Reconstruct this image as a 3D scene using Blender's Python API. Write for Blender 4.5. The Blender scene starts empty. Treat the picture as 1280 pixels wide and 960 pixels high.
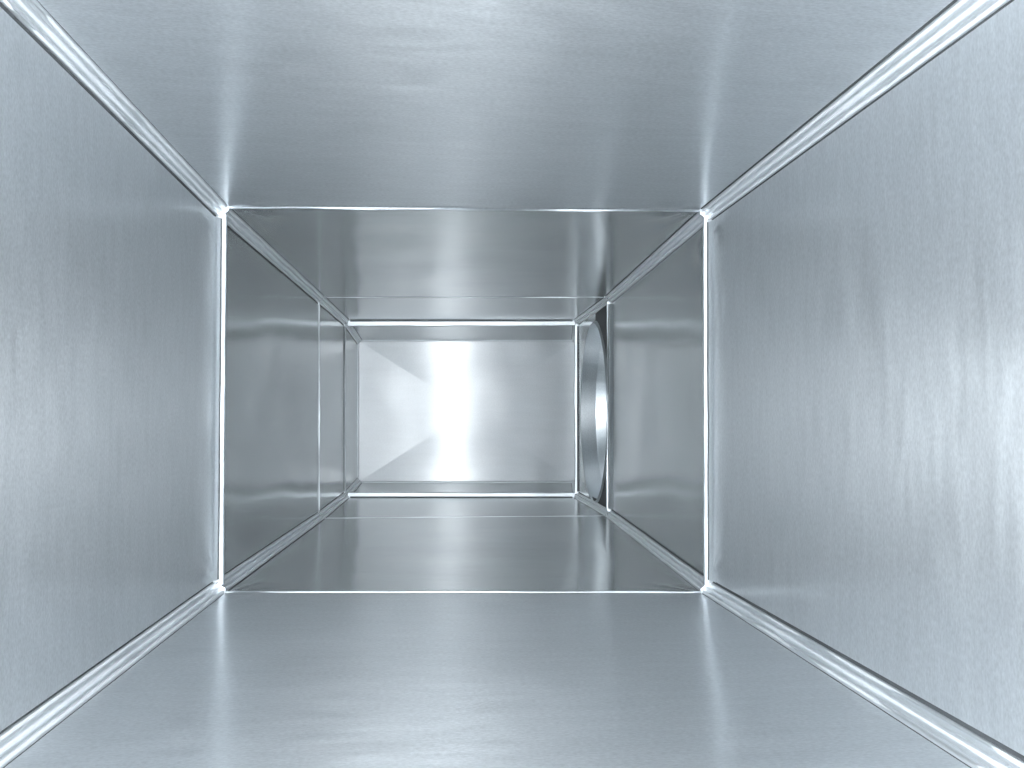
import bpy, bmesh, math, random
from mathutils import Vector, noise

# ------------------------------------------------------------------ camera
scene = bpy.context.scene
C = scene.collection
cam_data = bpy.data.cameras.new('camera')
cam_data.lens = 30.94
cam_data.sensor_width = 36.0
cam_data.clip_start = 0.01
cam_data.clip_end = 100.0
cam = bpy.data.objects.new('camera', cam_data)
cam.location = (0, 0, 0)
cam.rotation_euler = (math.radians(90 + 2.03), 0, math.radians(-3.12))
C.objects.link(cam)
scene.camera = cam

# ------------------------------------------------------------------ light
world = bpy.data.worlds.new('World')
scene.world = world
world.use_nodes = True
bg = world.node_tree.nodes['Background']
bg.inputs['Color'].default_value = (0.80, 0.90, 1.0, 1)
bg.inputs['Strength'].default_value = 0.1

lamp_data = bpy.data.lights.new('work_lamp', 'POINT')
lamp_data.energy = 60.0
lamp_data.shadow_soft_size = 0.045
lamp_data.color = (0.935, 0.97, 1.0)
lamp = bpy.data.objects.new('work_lamp', lamp_data)
lamp.location = (-0.09, 0.135, 0.0)
C.objects.link(lamp)

scene.view_settings.view_transform = 'Standard'
scene.view_settings.look = 'None'
scene.view_settings.exposure = 0.0
scene.view_settings.gamma = 1.0
scene.view_settings.use_curve_mapping = False
try:
    scene.cycles.max_bounces = 7
    scene.cycles.glossy_bounces = 8
    scene.cycles.diffuse_bounces = 3
    scene.cycles.caustics_reflective = True
    scene.cycles.blur_glossy = 0.0
    scene.cycles.sample_clamp_indirect = 10.0
    scene.cycles.use_adaptive_sampling = True
    scene.cycles.adaptive_threshold = 0.02
    scene.cycles.use_denoising = True
    scene.cycles.denoising_input_passes = 'RGB_ALBEDO_NORMAL'
    scene.cycles.denoising_prefilter = 'ACCURATE'
except Exception:
    pass

# ------------------------------------------------------------------ materials
def galvanised(name, base=(0.575, 0.602, 0.622), rough=0.300, aniso=0.86, rot=0.25, grain=1.0, streak=1.0, metal=0.88, relief=True, floor_rough=0.282):
    m = bpy.data.materials.new(name)
    m.use_nodes = True
    nt = m.node_tree
    N, L = nt.nodes, nt.links
    bsdf = N['Principled BSDF']
    bsdf.inputs['Metallic'].default_value = metal
    uv = N.new('ShaderNodeUVMap')
    uv.uv_map = 'UVMap'

    def tex(sx, sy, detail, rough_, dist=0.0):
        mp = N.new('ShaderNodeMapping')
        mp.inputs['Scale'].default_value = (sx, sy, 1)
        L.new(uv.outputs['UV'], mp.inputs['Vector'])
        n = N.new('ShaderNodeTexNoise')
        n.noise_dimensions = '2D'
        n.inputs['Scale'].default_value = 1.0
        n.inputs['Detail'].default_value = detail
        n.inputs['Roughness'].default_value = rough_
        n.inputs['Distortion'].default_value = dist
        L.new(mp.outputs['Vector'], n.inputs['Vector'])
        return n.outputs['Fac']

    streaks = tex(16, 80, 1.0, 0.55, 0.3)      # long rolling marks across the sheet
    fine = tex(170, 400, 2.0, 0.7)             # zinc grain
    cloud = tex(3, 24, 2.0, 0.6, 0.3)              # patchy oxide bloom

    def mr(src, a, b, lo=0.25, hi=0.75):
        n = N.new('ShaderNodeMapRange')
        n.clamp = False
        n.inputs['From Min'].default_value = lo
        n.inputs['From Max'].default_value = hi
        n.inputs['To Min'].default_value = a
        n.inputs['To Max'].default_value = b
        L.new(src, n.inputs['Value'])
        return n.outputs['Result']

    def math_(op, a, b):
        n = N.new('ShaderNodeMath')
        n.operation = op
        for i, v in enumerate((a, b)):
            if isinstance(v, (int, float)):
                n.inputs[i].default_value = v
            else:
                L.new(v, n.inputs[i])
        return n.outputs[0]

    # colour: zinc with faint patchiness
    f = math_('MULTIPLY', mr(cloud, 0.98, 1.02), mr(streaks, 1 - 0.035 * streak, 1 + 0.035 * streak))
    f = math_('MULTIPLY', f, mr(fine, 1 - 0.11 * grain, 1 + 0.11 * grain))
    mix = N.new('ShaderNodeVectorMath')
    mix.operation = 'SCALE'
    mix.inputs[0].default_value = base
    L.new(f, mix.inputs['Scale'])
    L.new(mix.outputs[0], bsdf.inputs['Base Color'])
    # roughness
    r = math_('MAXIMUM', math_('ADD', mr(streaks, rough - 0.011 * streak, rough + 0.011 * streak), mr(cloud, -0.008, 0.008)), floor_rough)
    L.new(r, bsdf.inputs['Roughness'])
    bsdf.inputs['Anisotropic'].default_value = aniso
    bsdf.inputs['Anisotropic Rotation'].default_value = rot
    if aniso:
        tan = N.new('ShaderNodeTangent')
        tan.direction_type = 'UV_MAP'
        tan.uv_map = 'UVMap'
        L.new(tan.outputs['Tangent'], bsdf.inputs['Tangent'])
    if relief:
        h = math_('ADD', math_('MULTIPLY', streaks, 0.00008 * streak), math_('MULTIPLY', fine, 0.000022 * grain))
        b1 = N.new('ShaderNodeBump')
        b1.inputs['Strength'].default_value = 1.0
        b1.inputs['Distance'].default_value = 1.0
        L.new(h, b1.inputs['Height'])
        L.new(b1.outputs['Normal'], bsdf.inputs['Normal'])
    return m

def gasket_shade():
    m = bpy.data.materials.new('dark_gasket_shade')
    m.use_nodes = True
    N, L = m.node_tree.nodes, m.node_tree.links
    b = N['Principled BSDF']
    n = N.new('ShaderNodeTexNoise')
    n.inputs['Scale'].default_value = 90
    r = N.new('ShaderNodeValToRGB')
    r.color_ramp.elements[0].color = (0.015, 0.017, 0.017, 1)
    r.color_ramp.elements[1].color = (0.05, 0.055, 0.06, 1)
    L.new(n.outputs['Fac'], r.inputs['Fac'])
    L.new(r.outputs['Color'], b.inputs['Base Color'])
    b.inputs['Roughness'].default_value = 0.6
    return m

M_PANEL = galvanised('galvanised_sheet')
M_DEEP = galvanised('galvanised_sheet_bright', base=(0.54, 0.562, 0.566), rough=0.22, aniso=0.66, streak=0.5, grain=0.6, metal=0.90, floor_rough=0.12)
M_SEAM = galvanised('galvanised_seam', base=(0.70, 0.73, 0.75), rough=0.30, aniso=0.0, streak=0.02, grain=0.08, metal=0.84, relief=False)
M_LIP = galvanised('galvanised_lip', base=(0.66, 0.69, 0.71), rough=0.46, aniso=0.0, streak=0.1, grain=0.5, metal=0.85, relief=False)
M_CAP = galvanised('galvanised_cap', base=(0.60, 0.612, 0.626), rough=0.315, aniso=0.93, streak=0.3, grain=0.6, metal=0.36)
M_TUBE = galvanised('galvanised_tube', base=(0.70, 0.73, 0.75), rough=0.34, aniso=0.0, streak=0.4, relief=False)
M_RIDGE_HIGHLIGHT = galvanised('ridge_highlight', base=(0.78, 0.80, 0.82), rough=0.40, aniso=0.0, streak=0.1, grain=0.2, metal=0.55, relief=False)  # brighter base paints the highlight along the seam ridges
M_GASKET_SHADE = gasket_shade()  # dark colour for gaskets, also for painted shade in grooves and by the opening

# ------------------------------------------------------------------ helpers
SHEET = 0.0012

def thing(name, label, cat, loc, group=None):
    o = bpy.data.objects.new(name, None)
    o.empty_display_size = 0.05
    o.location = loc
    o['label'] = label
    o['category'] = cat
    if group:
        o['group'] = group
    C.objects.link(o)
    return o

def grid_mesh(name, rows, uvs, mat, parent, sharp=None, thick=SHEET, flip=False, wrap=False):
    """rows: list of rows of world points; the sheet is closed with a second skin behind it."""
    off = Vector(parent_world(parent))
    nr, nc = len(rows), len(rows[0])
    front = [[Vector(p) for p in r] for r in rows]
    # vertex normals of the front skin
    def nrm(i, j):
        a = front[min(i + 1, nr - 1)][j] - front[max(i - 1, 0)][j]
        if wrap:
            b = front[i][(j + 1) % nc] - front[i][(j - 1) % nc]
        else:
            b = front[i][min(j + 1, nc - 1)] - front[i][max(j - 1, 0)]
        n = b.cross(a)
        if n.length < 1e-12:
            return Vector((0, 0, 0))
        n.normalize()
        return -n if flip else n
    verts, faces, uvl = [], [], []
    for i in range(nr):
        for j in range(nc):
            verts.append(front[i][j] - off)
    nb = len(verts)
    if thick:
        for i in range(nr):
            for j in range(nc):
                verts.append(front[i][j] - off - nrm(i, j) * thick)
    idx = lambda i, j, k=0: k * nb + i * nc + (j % nc)
    jmax = nc if wrap else nc - 1
    def add(q, qu, rev):
        if rev:
            q, qu = q[::-1], qu[::-1]
        faces.append(q)
        uvl.append(qu)
    U = lambda i, j: uvs(i, j)
    for i in range(nr - 1):
        for j in range(jmax):
            q = [idx(i, j), idx(i, j + 1), idx(i + 1, j + 1), idx(i + 1, j)]
            qu = [U(i, j), U(i, j + 1), U(i + 1, j + 1), U(i + 1, j)]
            add(q, qu, flip)
            if thick:
                add([v + nb for v in q], qu, not flip)
    if thick:
        for i in (0, nr - 1):
            for j in range(jmax):
                q = [idx(i, j, 0), idx(i, j, 1), idx(i, j + 1, 1), idx(i, j + 1, 0)]
                add(q, [U(i, j), U(i, j), U(i, j + 1), U(i, j + 1)], flip != (i != 0))
        if not wrap:
            for j in (0, nc - 1):
                for i in range(nr - 1):
                    q = [idx(i, j, 0), idx(i + 1, j, 0), idx(i + 1, j, 1), idx(i, j, 1)]
                    add(q, [U(i, j), U(i + 1, j), U(i + 1, j), U(i, j)], flip != (j != 0))
    me = bpy.data.meshes.new(name)
    me.from_pydata([tuple(v) for v in verts], [], faces)
    lay = me.uv_layers.new(name='UVMap')
    k = 0
    for qu in uvl:
        for c in qu:
            lay.data[k].uv = c
            k += 1
    me.polygons.foreach_set('use_smooth', [True] * len(me.polygons))
    bm = bmesh.new()
    bm.from_mesh(me)
    lim = math.radians(sharp if sharp else 40)
    for e in bm.edges:
        if len(e.link_faces) == 2 and e.calc_face_angle(0) > lim:
            e.smooth = False
    bm.to_mesh(me)
    bm.free()
    me.materials.append(mat)
    o = bpy.data.objects.new(name, me)
    o.parent = parent
    C.objects.link(o)
    return o

def parent_world(p):
    v = Vector((0, 0, 0))
    while p is not None:
        v += p.location
        p = p.parent
    return v

def lerp(a, b, t):
    return a + (b - a) * t

def smooth(t):
    t = max(0.0, min(1.0, t))
    return t * t * (3 - 2 * t)

# ------------------------------------------------------------------ duct stations (metres; camera height = 0)
# corner order: top-left, top-right, bottom-right, bottom-left
def st(y, tl, tr, br, bl):
    return [Vector((c[0], y, c[1])) for c in (tl, tr, br, bl)]

STN = [
    st(-0.25, (-0.3953, 0.4213), (0.4064, 0.3124), (0.4026, -0.2417), (-0.3931, -0.3020)),
    st(1.42, (-0.3953, 0.3349), (0.4064, 0.3387), (0.4026, -0.2882), (-0.3931, -0.2796)),
    st(2.40, (-0.3945, 0.3205), (0.4051, 0.3264), (0.4027, -0.2757), (-0.3899, -0.2772)),
    st(3.03, (-0.4107, 0.3256), (0.3963, 0.3303), (0.3946, -0.2842), (-0.4067, -0.2801)),
    st(3.50, (-0.4206, 0.2970), (0.4478, 0.3011), (0.4464, -0.2679), (-0.4172, -0.2643)),
]
CENTRE = Vector((0.0, 0.0, 0.02))
# side k runs from corner k to corner k+1: 0 ceiling, 1 right wall, 2 floor, 3 left wall
SIDE_NAME = ['ceiling_panel', 'wall_panel', 'floor_panel', 'wall_panel']
INWARD = [Vector((0, 0, -1)), Vector((-1, 0, 0)), Vector((0, 0, 1)), Vector((1, 0, 0))]
SEAM = [(0.017, 0.017)] * 4           # seam reach along each wall

# rolled lips: joint index -> per side (rise of the sheet before the joint, height of the lip after it)
LIPS = {
    1: [(0.0022, 0.0038), (0.0060, 0.0125), (0.0010, 0.0024), (0.0075, 0.0150)],
    2: [(0.0008, 0.0014), (0.0080, 0.0125), (0.0003, 0.0010), (0.0010, 0.0035)],
    3: [(0.0030, 0.0210), (0.0030, 0.0140), (0.0020, 0.0175), (0.0010, 0.0050)],
}
# how uneven each lip is along its length
LIP_WOBBLE = {1: [0.8, 0.10, 0.5, 0.10], 2: [1.6, 0.3, 1.2, 0.5], 3: [0.12, 0.2, 0.12, 0.4]}
# dark gasket line squeezed out ahead of the lip
GASKETS = {1: [0.0, 0.0016, 0.0, 0.0018], 2: [0.0, 0.0014, 0.0, 0.0], 3: [0.0025, 0.002, 0.0025, 0.0012]}
# width of the dark strip painted as groove shade on each corner seam: (on the side that starts there, on the side that ends there)
GROOVE_SHADE = {
    0: [(0.0008, 0.0042), (0.0022, 0.0034), (0.0014, 0.0040), (0.0022, 0.0012)],
    1: [(0.0015, 0.0042), (0.0012, 0.0034), (0.0012, 0.0042), (0.0020, 0.0038)],
    2: [(0.0030, 0.0042), (0.0030, 0.0034), (0.0020, 0.0042), (0.0030, 0.0030)],
    3: [(0.0020, 0.0030), (0.0020, 0.0020), (0.0020, 0.0030), (0.0020, 0.0030)],
}

def dents_for(sec, side):
    """small knocks hammered into the sheet near the joints: (u, y, depth, radius u, radius y)"""
    d = {
        (0, 0): [(0.07, 1.395, 0.0022, 0.03, 0.02), (0.93, 1.39, 0.0025, 0.03, 0.025), (0.60, 1.40, 0.0022, 0.10, 0.03)],
        (0, 1): [(0.05, 1.38, 0.003, 0.03, 0.03), (0.95, 1.38, 0.003, 0.03, 0.03)],
        (0, 2): [(0.05, 1.38, 0.0025, 0.03, 0.03), (0.94, 1.38, 0.003, 0.03, 0.03)],
        (0, 3): [(0.05, 1.38, 0.003, 0.03, 0.03), (0.95, 1.37, 0.003, 0.03, 0.04)],
        (1, 0): [(0.07, 1.47, 0.003, 0.03, 0.03), (0.93, 1.47, 0.003, 0.03, 0.03), (0.48, 2.37, 0.002, 0.12, 0.03)],
        (1, 1): [(0.06, 1.49, 0.004, 0.04, 0.03), (0.94, 1.47, 0.002, 0.03, 0.03)],
        (1, 2): [(0.95, 1.49, 0.003, 0.03, 0.04), (0.05, 1.47, 0.002, 0.03, 0.03)],
        (1, 3): [(0.07, 1.50, 0.003, 0.03, 0.04), (0.95, 1.48, 0.003, 0.03, 0.03)],
        (2, 0): [(0.47, 2.43, 0.0015, 0.14, 0.03)],
    }
    return d.get((sec, side), [])

def frame_at(sec, y):
    a, b = STN[sec], STN[sec + 1]
    t = (y - a[0].y) / (b[0].y - a[0].y)
    return [lerp(a[k], b[k], t) for k in range(4)]

def rise_wob(sec, side, u):
    s = sec * 7.3 + side * 3.1
    return 0.95 + 0.14 * noise.noise(Vector((u * 6 + s, 3.3, s)))

def panel_point(sec, side, u, y, rise_far, waves, seam=(0.017, 0.017)):
    fr = frame_at(sec, y)
    p, q = fr[side], fr[(side + 1) % 4]
    d = (q - p)
    ln = d.length
    d.normalize()
    g0 = GROOVE_SHADE[sec][side][0]
    g1 = GROOVE_SHADE[sec][(side + 1) % 4][1]
    s0, s1 = seam[0] + g0, seam[1] + g1
    pt = p + d * (s0 + (ln - s0 - s1) * u)
    n = INWARD[side]
    h = 0.0
    y1 = STN[sec + 1][0].y
    y0 = STN[sec][0].y
    # gentle oil-canning, nothing at the edges
    e = math.sin(math.pi * u) * math.sin(math.pi * (y - y0) / (y1 - y0))
    s = sec * 7.3 + side * 3.1
    h += waves * e * (noise.noise(Vector((u * 2.2 + s, y * 2.3, s))) + 0.5 * noise.noise(Vector((u * 5 + s, y * 5.0, s + 4))))
    if rise_far:
        h += rise_far * rise_wob(sec, side, u) * max(0.0, 1 - (y1 - GAP - y) / (0.004 + 1.25 * rise_far)) ** 1.8
    # creases fanning out from the corners of the first joint
    if sec < 2:
        yj = y1 if sec == 0 else y0
        for cu in (0.0, 1.0):
            a_, b_ = abs(u - cu) * ln, abs(y - yj)
            r_ = math.hypot(a_, b_)
            if r_ < 0.22:
                ang = math.atan2(b_, a_ + 1e-6)
                sd = s + cu * 5.7
                fan = noise.noise(Vector((ang * 4.5, sd, 0.0))) + 0.6 * noise.noise(Vector((ang * 9.0, sd, 4.0)))
                h += 0.0032 * fan * math.exp(-r_ / 0.055) * smooth(r_ / 0.02) * smooth(a_ / 0.01)
    for (du, dy, dep, ru, ry) in dents_for(sec, side):
        g = math.exp(-((u - du) / ru) ** 2 - ((y - dy) / ry) ** 2)
        h += (0.45 if sec else 1.0) * dep * g * (1 + 0.8 * noise.noise(Vector((u * 60, y * 40, s))))
    return pt + n * h, ln

def y_samples(y0, y1, n, dense_far=True, dense_near=True):
    ys = [y0 + (y1 - y0) * i / n for i in range(n + 1)]
    extra = []
    for k in (0.0015, 0.003, 0.0045, 0.006, 0.0075, 0.009, 0.0105, 0.012, 0.014, 0.017, 0.021, 0.025, 0.030, 0.036, 0.043, 0.051, 0.060, 0.070):
        if dense_far:
            extra.append(y1 - k)
        if dense_near:
            extra.append(y0 + k)
    ys = sorted(set(round(v, 5) for v in ys + extra))
    return ys

GAP = 0.0022

ROLLED = {(1, 1), (1, 3), (2, 1)}     # joints and sides whose leading sheet ends in a rolled edge

def make_panel(sec, side, parent, waves=0.0025, nu=64, ny=64):
    y0 = STN[sec][0].y + (0.004 if sec else 0.0)
    y1 = STN[sec + 1][0].y - GAP
    rise = 0.0 if (sec + 1, side) in ROLLED else LIPS.get(sec + 1, [(0, 0)] * 4)[side][0]
    ys = y_samples(y0, y1, ny)
    us = sorted(set([i / nu for i in range(nu + 1)] + [0.008, 0.024, 0.04, 0.055, 0.07, 0.93, 0.945, 0.96, 0.976, 0.992]))
    rows = []
    for y in ys:
        rows.append([panel_point(sec, side, u, y, rise, waves)[0] for u in us])
    wid = (STN[sec][side] - STN[sec][(side + 1) % 4]).length
    so = sec * 3.7 + side * 1.9
    return grid_mesh(SIDE_NAME[side], rows, lambda i, j: (us[j] * wid + so, ys[i] + so), M_DEEP if sec else M_PANEL, parent, sharp=50, flip=True)

# ------------------------------------------------------------------ lips around the joints
def lip_profile(h):
    """(depth, height) from behind the sheet, over the rounded crest, down to the sheet beyond"""
    r = min(0.0035, h * 0.7)
    pts = [(0.0, -0.010), (0.0, h - r)]
    for a in (20, 40, 60, 80):
        t = math.radians(a)
        pts.append((r - r * math.cos(t), h - r + r * math.sin(t)))
    L_ = 0.010 + h * 0.6
    pts += [(r + L_ * 0.15, h * 0.97), (r + L_ * 0.5, h * 0.55), (r + L_, 0.0004), (r + L_ + 0.002, -0.001)]
    return pts

def make_lip(joint, side, parent, ext=0.004):
    fr = STN[joint]
    h0 = LIPS[joint][side][1]
    p, q = fr[side], fr[(side + 1) % 4]
    d = (q - p)
    ln = d.length
    d.normalize()
    n = INWARD[side]
    s0 = 0.017 - ext
    nseg = 60
    prof = lip_profile(h0)
    rows = []
    for (dy, hh) in prof:
        row = []
        for i in range(nseg + 1):
            u = i / nseg
            sd = joint * 5.1 + side * 2.7
            wk = LIP_WOBBLE[joint][side]
            wob = max(0.05, 1 + wk * noise.noise(Vector((u * 6, sd, 0.5))) + 0.4 * wk * noise.noise(Vector((u * 19, sd, 7.5))))
            h = hh if hh < 0 else hh * wob
            jog = 0.0012 * noise.noise(Vector((u * 5, sd, 2.0)))
            row.append(p + d * (s0 + (ln - 2 * s0) * u) + n * h + Vector((0, dy + jog, 0)))
        rows.append(row)
    return grid_mesh('lip', rows, lambda i, j: (j / nseg * ln, i * 0.004), M_LIP, parent, sharp=55, thick=0.001, flip=True)

# ------------------------------------------------------------------ corner seams
def seam_profile(s):
    """points as (along first side, along second side) from the virtual corner"""
    k = 0.0040
    half = [(s + 0.0002, -0.008), (s, k * 0.4), (s - 0.0006, k * 0.9), (s - 0.0016, k * 1.12), (s - 0.0030, k * 1.05),
            (s - 0.0055, k * 0.85), (s * 0.60, k * 0.95), (s * 0.585, k * 1.30), (s * 0.60, k * 1.75), (s * 0.575, s * 0.49)]
    crest = [(s * 0.54, s * 0.54)]
    return half + crest + [(y, x) for (x, y) in half[::-1]]

def make_seam(sec, corner, parent):
    """corner k joins side k-1 (ending) and side k (starting)"""
    y0 = STN[sec][0].y + (0.006 if sec else 0.0)
    y1 = STN[sec + 1][0].y - GAP - 0.001
    n = 60
    S = 0.017
    prof = seam_profile(S)
    rows, shade1, shade0, ridge_highlight_strip, edge1, edge0 = [], [], [], [], [], []
    g1, g0 = GROOVE_SHADE[sec][corner]
    for i in range(n + 1):
        y = lerp(y0, y1, i / n)
        fr = frame_at(sec, y)
        o = fr[corner]
        d1 = (fr[(corner + 1) % 4] - o).normalized()
        d0 = (fr[(corner - 1) % 4] - o).normalized()
        sd = sec * 3.3 + corner * 1.7
        k = 1 + 0.05 * noise.noise(Vector((y * 9, sd, 0)))
        rows.append([o + d1 * a * (k if min(a, b) > 0.006 else 1) + d0 * b * (k if min(a, b) > 0.006 else 1) for (a, b) in prof])
        w = 1 + 0.4 * noise.noise(Vector((y * 12, sd, 6)))
        cr = S * 0.54 * k
        ridge_highlight_strip.append([o + d1 * (cr + t * 0.0018 * w + e) + d0 * (cr - t * 0.0018 * w + e) for t, e in ((1.0, -0.0012), (0.75, 0.0003), (0.35, 0.0010), (0.0, 0.0013), (-0.35, 0.0010), (-0.75, 0.0003), (-1.0, -0.0012))])
        ep = ((S - 0.0002, 0.0026), (S - 0.0006, 0.0044), (S - 0.0016, 0.0052), (S - 0.0028, 0.0049), (S - 0.0036, 0.0036))
        edge1.append([o + d1 * a + d0 * b * w for a, b in ep])
        edge0.append([o + d0 * a * 1.0 + d1 * b * w for a, b in ep[::-1]])
        q = 0.0012 + 0.0006 * noise.noise(Vector((y * 14, sd, 3)))
        def shade_strip(e, f_, g):
            return [o + e * a + f_ * b for a, b in ((S + g + 0.004, -0.004), (S + g * 0.8, -0.0022), (S + g * 0.3, -q * 0.4), (S - 0.0005, 0.0006))]
        shade1.append(shade_strip(d1, d0, g1))
        shade0.append(shade_strip(d0, d1, g0))
    uv = lambda i, j: (j * 0.0025 + corner, i * (y1 - y0) / n + sec)
    seam = grid_mesh('corner_seam', rows, uv, M_SEAM, parent, sharp=32, thick=0.0008)
    for strip in (ridge_highlight_strip, edge1, edge0):
        grid_mesh('ridge_highlight_strip', strip, uv, M_RIDGE_HIGHLIGHT, seam, sharp=60, thick=0.0)
    grid_mesh('groove_shade_strip', shade1, uv, M_GASKET_SHADE, seam, thick=0.0006)  # dark strips put the shade of the seam grooves into colour
    grid_mesh('groove_shade_strip', shade0, uv, M_GASKET_SHADE, seam, thick=0.0006, flip=True)
    return seam

def make_rolled_edge(joint, side, parent):
    fr = STN[joint]
    p, q = fr[side], fr[(side + 1) % 4]
    d = (q - p)
    ln = d.length
    d.normalize()
    n = INWARD[side]
    top = LIPS[joint][side][0]
    prof = [(-0.022, -0.001), (-0.0195, 0.03), (-0.015, 0.10), (-0.011, 0.24), (-0.0078, 0.45), (-0.0052, 0.72), (-0.0038, 0.90), (-0.0028, 0.985), (-0.0020, 1.0), (-0.0016, 0.97), (-0.0014, -0.9)]
    rows = []
    for dy, h in prof:
        row = []
        for i in range(61):
            u = i / 60
            hh = h * top * rise_wob(joint - 1, side, u) if h > 0 else h * 0.009
            row.append(p + d * (0.0205 + (ln - 0.041) * u) + n * hh + Vector((0, dy - 0.0009, 0)))
        rows.append(row)
    return grid_mesh('rolled_edge', rows, lambda i, j: (j / 60 * ln, i * 0.003), M_LIP, parent, sharp=55, thick=0.0, flip=True)

def make_gasket(joint, side, parent):
    w = GASKETS[joint][side]
    fr = STN[joint]
    p, q = fr[side], fr[(side + 1) % 4]
    d = (q - p)
    ln = d.length
    d.normalize()
    n = INWARD[side]
    base = LIPS[joint][side][0]
    rows = []
    for dy, top, k in ((-0.0021, 0, 0), (-0.0020, 1, 0.6), (-0.0014, 1, 1.0), (-0.0006, 1, 1.0), (-0.0004, 0, 0)):
        row = []
        for i in range(51):
            u = i / 50
            h = base * rise_wob(joint - 1, side, u) + w * k if top else -0.008
            row.append(p + d * (0.021 + (ln - 0.042) * u) + n * h + Vector((0, dy, 0)))
        rows.append(row)
    return grid_mesh('gasket', rows, lambda i, j: (j * 0.01, i * 0.002), M_GASKET_SHADE, parent, thick=0.0, flip=True)

def make_corner_lip(joint, corner, parent):
    """the little bent tab that carries the rolled lip across a corner seam"""
    fr = STN[joint]
    o = fr[corner]
    d1 = (fr[(corner + 1) % 4] - o).normalized()
    d0 = (fr[(corner - 1) % 4] - o).normalized()
    h1 = LIPS[joint][corner][1]
    h0 = LIPS[joint][(corner - 1) % 4][1]
    rnd = random.Random(joint * 10 + corner)
    h = 0.25 * min(h0, h1) + 0.0015
    path = [(0.017, h1 * 0.5), (0.0165, 0.0055), (0.012, 0.0085), (0.0085, 0.012), (0.0055, 0.0165), (h0 * 0.5, 0.017)]
    path = [(a + rnd.uniform(-0.0008, 0.0008), b + rnd.uniform(-0.0008, 0.0008)) for a, b in path]
    nn = (d1 + d0).normalized()
    rows = []
    for (dy, hh) in lip_profile(h):
        rows.append([o + d1 * a + d0 * b + nn * (hh + 0.001) + Vector((0, dy - 0.0008, 0)) for a, b in path])
    return grid_mesh('corner_tab', rows, lambda i, j: (j * 0.004, i * 0.004), M_LIP, parent, sharp=50, thick=0.0008)

# ------------------------------------------------------------------ the round branch opening
HOLE_Y, HOLE_Z, HOLE_R = 2.695, 0.010, 0.274

def wall_x(y):
    fr = frame_at(2, y)
    return 0.5 * (fr[1].x + fr[2].x)

def make_holed_panel(parent):
    sec, side = 2, 1
    y0 = STN[sec][0].y + 0.004
    y1 = STN[sec + 1][0].y - GAP
    n = 128
    rings = 7
    rows = []
    uvt = []
    for r in range(rings + 1):
        row, ur = [], []
        for i in range(n):
            a = 2 * math.pi * i / n
            cy, cz = math.cos(a), math.sin(a)
            iy, iz = HOLE_Y + HOLE_R * cy, HOLE_Z + HOLE_R * cz
            # ray to the sheet's border
            fr = frame_at(sec, HOLE_Y)
            zt = fr[1].z - 0.017
            zb = fr[2].z + 0.017
            ts = []
            if cy > 1e-6: ts.append((y1 - HOLE_Y) / cy)
            if cy < -1e-6: ts.append((y0 - HOLE_Y) / cy)
            if cz > 1e-6: ts.append((zt - HOLE_Z) / cz)
            if cz < -1e-6: ts.append((zb - HOLE_Z) / cz)
            t = min(ts)
            oy, oz = HOLE_Y + t * cy, HOLE_Z + t * cz
            # send the rays nearest a corner right into it
            k = r / rings
            y, z = lerp(iy, oy, k), lerp(iz, oz, k)
            x = wall_x(y)
            row.append(Vector((x, y, z)))
            ur.append((z + 5, y + 5))
        rows.append(row)
        uvt.append(ur)
    # corners of the border snapped so that the sheet is a full rectangle
    fr = frame_at(sec, HOLE_Y)
    zt, zb = fr[1].z - 0.017, fr[2].z + 0.017
    for (yy, zz) in ((y0, zt), (y1, zt), (y0, zb), (y1, zb)):
        i = round(math.atan2(zz - HOLE_Z, yy - HOLE_Y) / (2 * math.pi) * n) % n
        rows[-1][i] = Vector((wall_x(yy), yy, zz))
    return grid_mesh('wall_panel', rows, lambda i, j: uvt[i][j % n], M_DEEP, parent, sharp=50, wrap=True)

def make_shade_patch(parent, a0, a1):
    """dark sheet standing in for the shaded gap in the near corner between the branch opening and the joint"""
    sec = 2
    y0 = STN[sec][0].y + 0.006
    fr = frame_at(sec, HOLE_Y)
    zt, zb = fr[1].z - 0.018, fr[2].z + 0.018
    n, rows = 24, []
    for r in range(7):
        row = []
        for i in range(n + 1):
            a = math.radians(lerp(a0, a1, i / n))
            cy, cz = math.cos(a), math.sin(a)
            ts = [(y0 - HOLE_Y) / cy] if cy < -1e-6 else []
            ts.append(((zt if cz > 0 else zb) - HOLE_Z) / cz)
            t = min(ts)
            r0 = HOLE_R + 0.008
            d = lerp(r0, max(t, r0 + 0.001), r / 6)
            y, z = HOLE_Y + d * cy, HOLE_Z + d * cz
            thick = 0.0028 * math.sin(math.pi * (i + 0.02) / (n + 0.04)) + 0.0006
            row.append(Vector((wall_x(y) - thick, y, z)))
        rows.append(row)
    return grid_mesh('shade_patch', rows, lambda i, j: (j * 0.01, i * 0.01), M_GASKET_SHADE, parent, thick=0.0)

def make_tube(name, parent, x0, x1, r0, r1, nx, mat, flip=False, thick=SHEET):
    n = 128
    rows = []
    for k in range(nx + 1):
        t = k / nx
        r = lerp(r0, r1, t)
        rows.append([Vector((lerp(x0, x1, t), HOLE_Y + r * math.cos(2 * math.pi * i / n), HOLE_Z + r * math.sin(2 * math.pi * i / n))) for i in range(n)])
    return grid_mesh(name, rows, lambda i, j: (j / n * 2 * math.pi * r0, x0 + (x1 - x0) * i / nx), mat, parent, sharp=40, wrap=True, flip=not flip, thick=thick)

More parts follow.
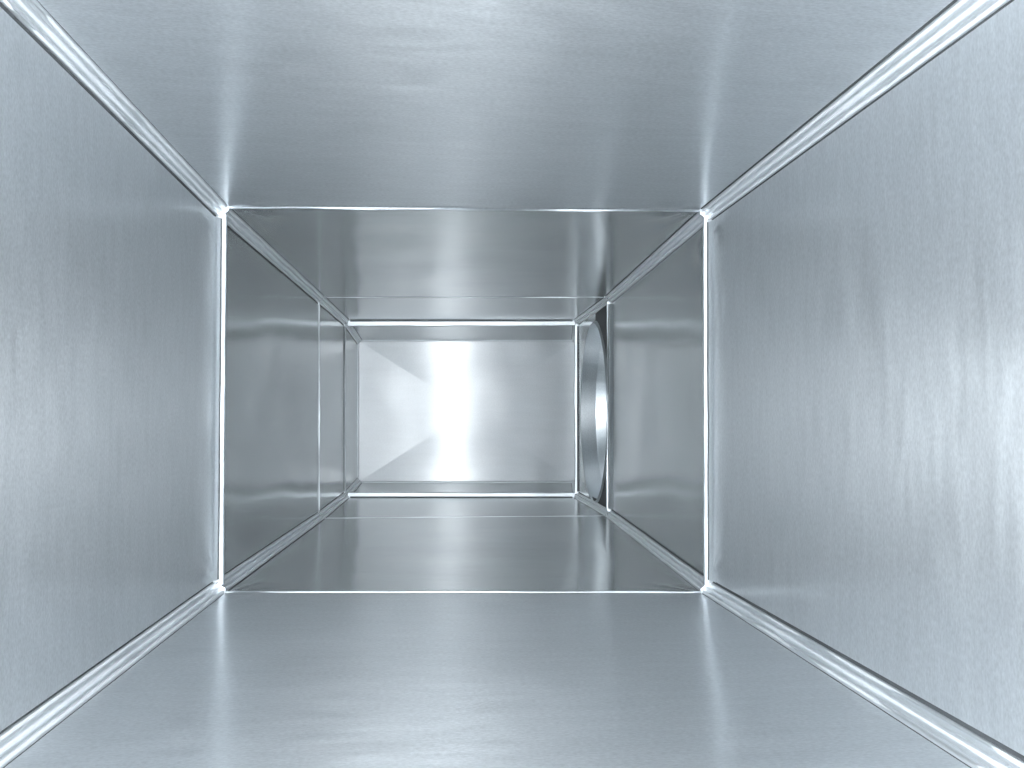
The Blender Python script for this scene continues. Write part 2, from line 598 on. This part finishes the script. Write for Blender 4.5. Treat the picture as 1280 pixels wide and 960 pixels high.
# ------------------------------------------------------------------ build the duct
SECTION_LABELS = [
    'nearest galvanised duct section, wide bright sheets running past the camera',
    'second galvanised duct section, dim sheets between the bright lipped joint and the round opening',
    'third galvanised duct section with the round branch opening in its right wall',
    'short last galvanised duct section tapering to the bright end cap',
]
GROUP = 'galvanised duct sections joined end to end'
for sec in range(4):
    y0 = STN[sec][0].y
    root = thing('duct_section', SECTION_LABELS[sec], 'duct', (0, y0, -0.29), GROUP)
    for side in range(4):
        if sec == 2 and side == 1:
            make_holed_panel(root)
            make_shade_patch(root, 98, 158)  # painted shade above and below the near side of the opening
            make_shade_patch(root, 202, 262)
        else:
            make_panel(sec, side, root, waves=(0.0045, 0.006, 0.004, 0.001)[sec])
    for c in range(4):
        make_seam(sec, c, root)
    for side in range(4):
        if (sec + 1, side) in ROLLED:
            make_rolled_edge(sec + 1, side, root)
    if sec:
        for side in range(4):
            make_lip(sec, side, root)
            if GASKETS[sec][side]:
                make_gasket(sec, side, root)
        for c in range(4):
            if sec == 1:
                make_corner_lip(sec, c, root)

# round branch
xw = wall_x(HOLE_Y)
br = thing('branch_spigot', 'round sheet metal branch collar opening from the right duct wall', 'duct spigot', (xw, HOLE_Y, HOLE_Z - HOLE_R))
make_tube('collar', br, xw - 0.004, xw + 0.048, HOLE_R - 0.0015, HOLE_R - 0.0015, 6, M_TUBE)
make_tube('collar_rim', br, xw - 0.0045, xw + 0.002, HOLE_R - 0.0015, HOLE_R + 0.006, 3, M_LIP)
make_tube('branch_pipe', br, xw + 0.046, xw + 0.40, HOLE_R - 0.004, HOLE_R - 0.070, 10, M_TUBE)
make_tube('pipe_end', br, xw + 0.400, xw + 0.402, HOLE_R - 0.070, 0.002, 6, M_TUBE, flip=False)

# ------------------------------------------------------------------ end cap
cap = thing('end_cap', 'bright cross-creased sheet metal cap closing the far end of the duct', 'end cap', (0.013, 3.5, -0.266))
capc = STN[4]
mid = sum(capc, Vector()) / 4 + Vector((0.008, 0, 0))
PEAK = -0.0090

def cap_h(t):
    # t = 0 at the rim, 1 at the centre: straight fold near the rim, flattening in the middle
    return PEAK * (1 - (1 - t) ** 3)

for k in range(4):
    a, b = capc[k], capc[(k + 1) % 4]
    nr, nc = 28, 28
    rows = []
    for i in range(nr + 1):
        t = i / nr * 0.9995
        row = []
        for j in range(nc + 1):
            p = lerp(lerp(a, b, j / nc), mid, t)
            w = 0.0012 * noise.noise(Vector((p.x * 5, p.z * 6, 1.7))) * math.sin(math.pi * min(1, t + 0.02))
            row.append(Vector((p.x, 3.512 - cap_h(t) - w, p.z)))
        rows.append(row)
    grid_mesh('facet', rows, lambda i, j, rows=rows: (rows[i][j].x, rows[i][j].z), M_CAP, cap, sharp=60, flip=True)

for k in range(4):
    # folded rim between the last section and the cap
    a, b = capc[k], capc[(k + 1) % 4]
    d = (b - a)
    ln = d.length
    d.normalize()
    n = INWARD[k]
    prof = [(-0.004, -0.006), (-0.004, 0.002), (-0.003, 0.0038), (-0.001, 0.0045), (0.004, 0.0042), (0.008, 0.003), (0.011, 0.0)]
    rows = []
    for dy, h in prof:
        rows.append([a + d * (0.002 + (ln - 0.004) * i / 40) + n * (h * (1 + 0.3 * noise.noise(Vector((i * 0.3, k, 0))))) + Vector((0, dy, 0)) for i in range(41)])
    grid_mesh('rim', rows, lambda i, j: (j * 0.02, i * 0.003), M_LIP, cap, sharp=50, thick=0.0008, flip=True)
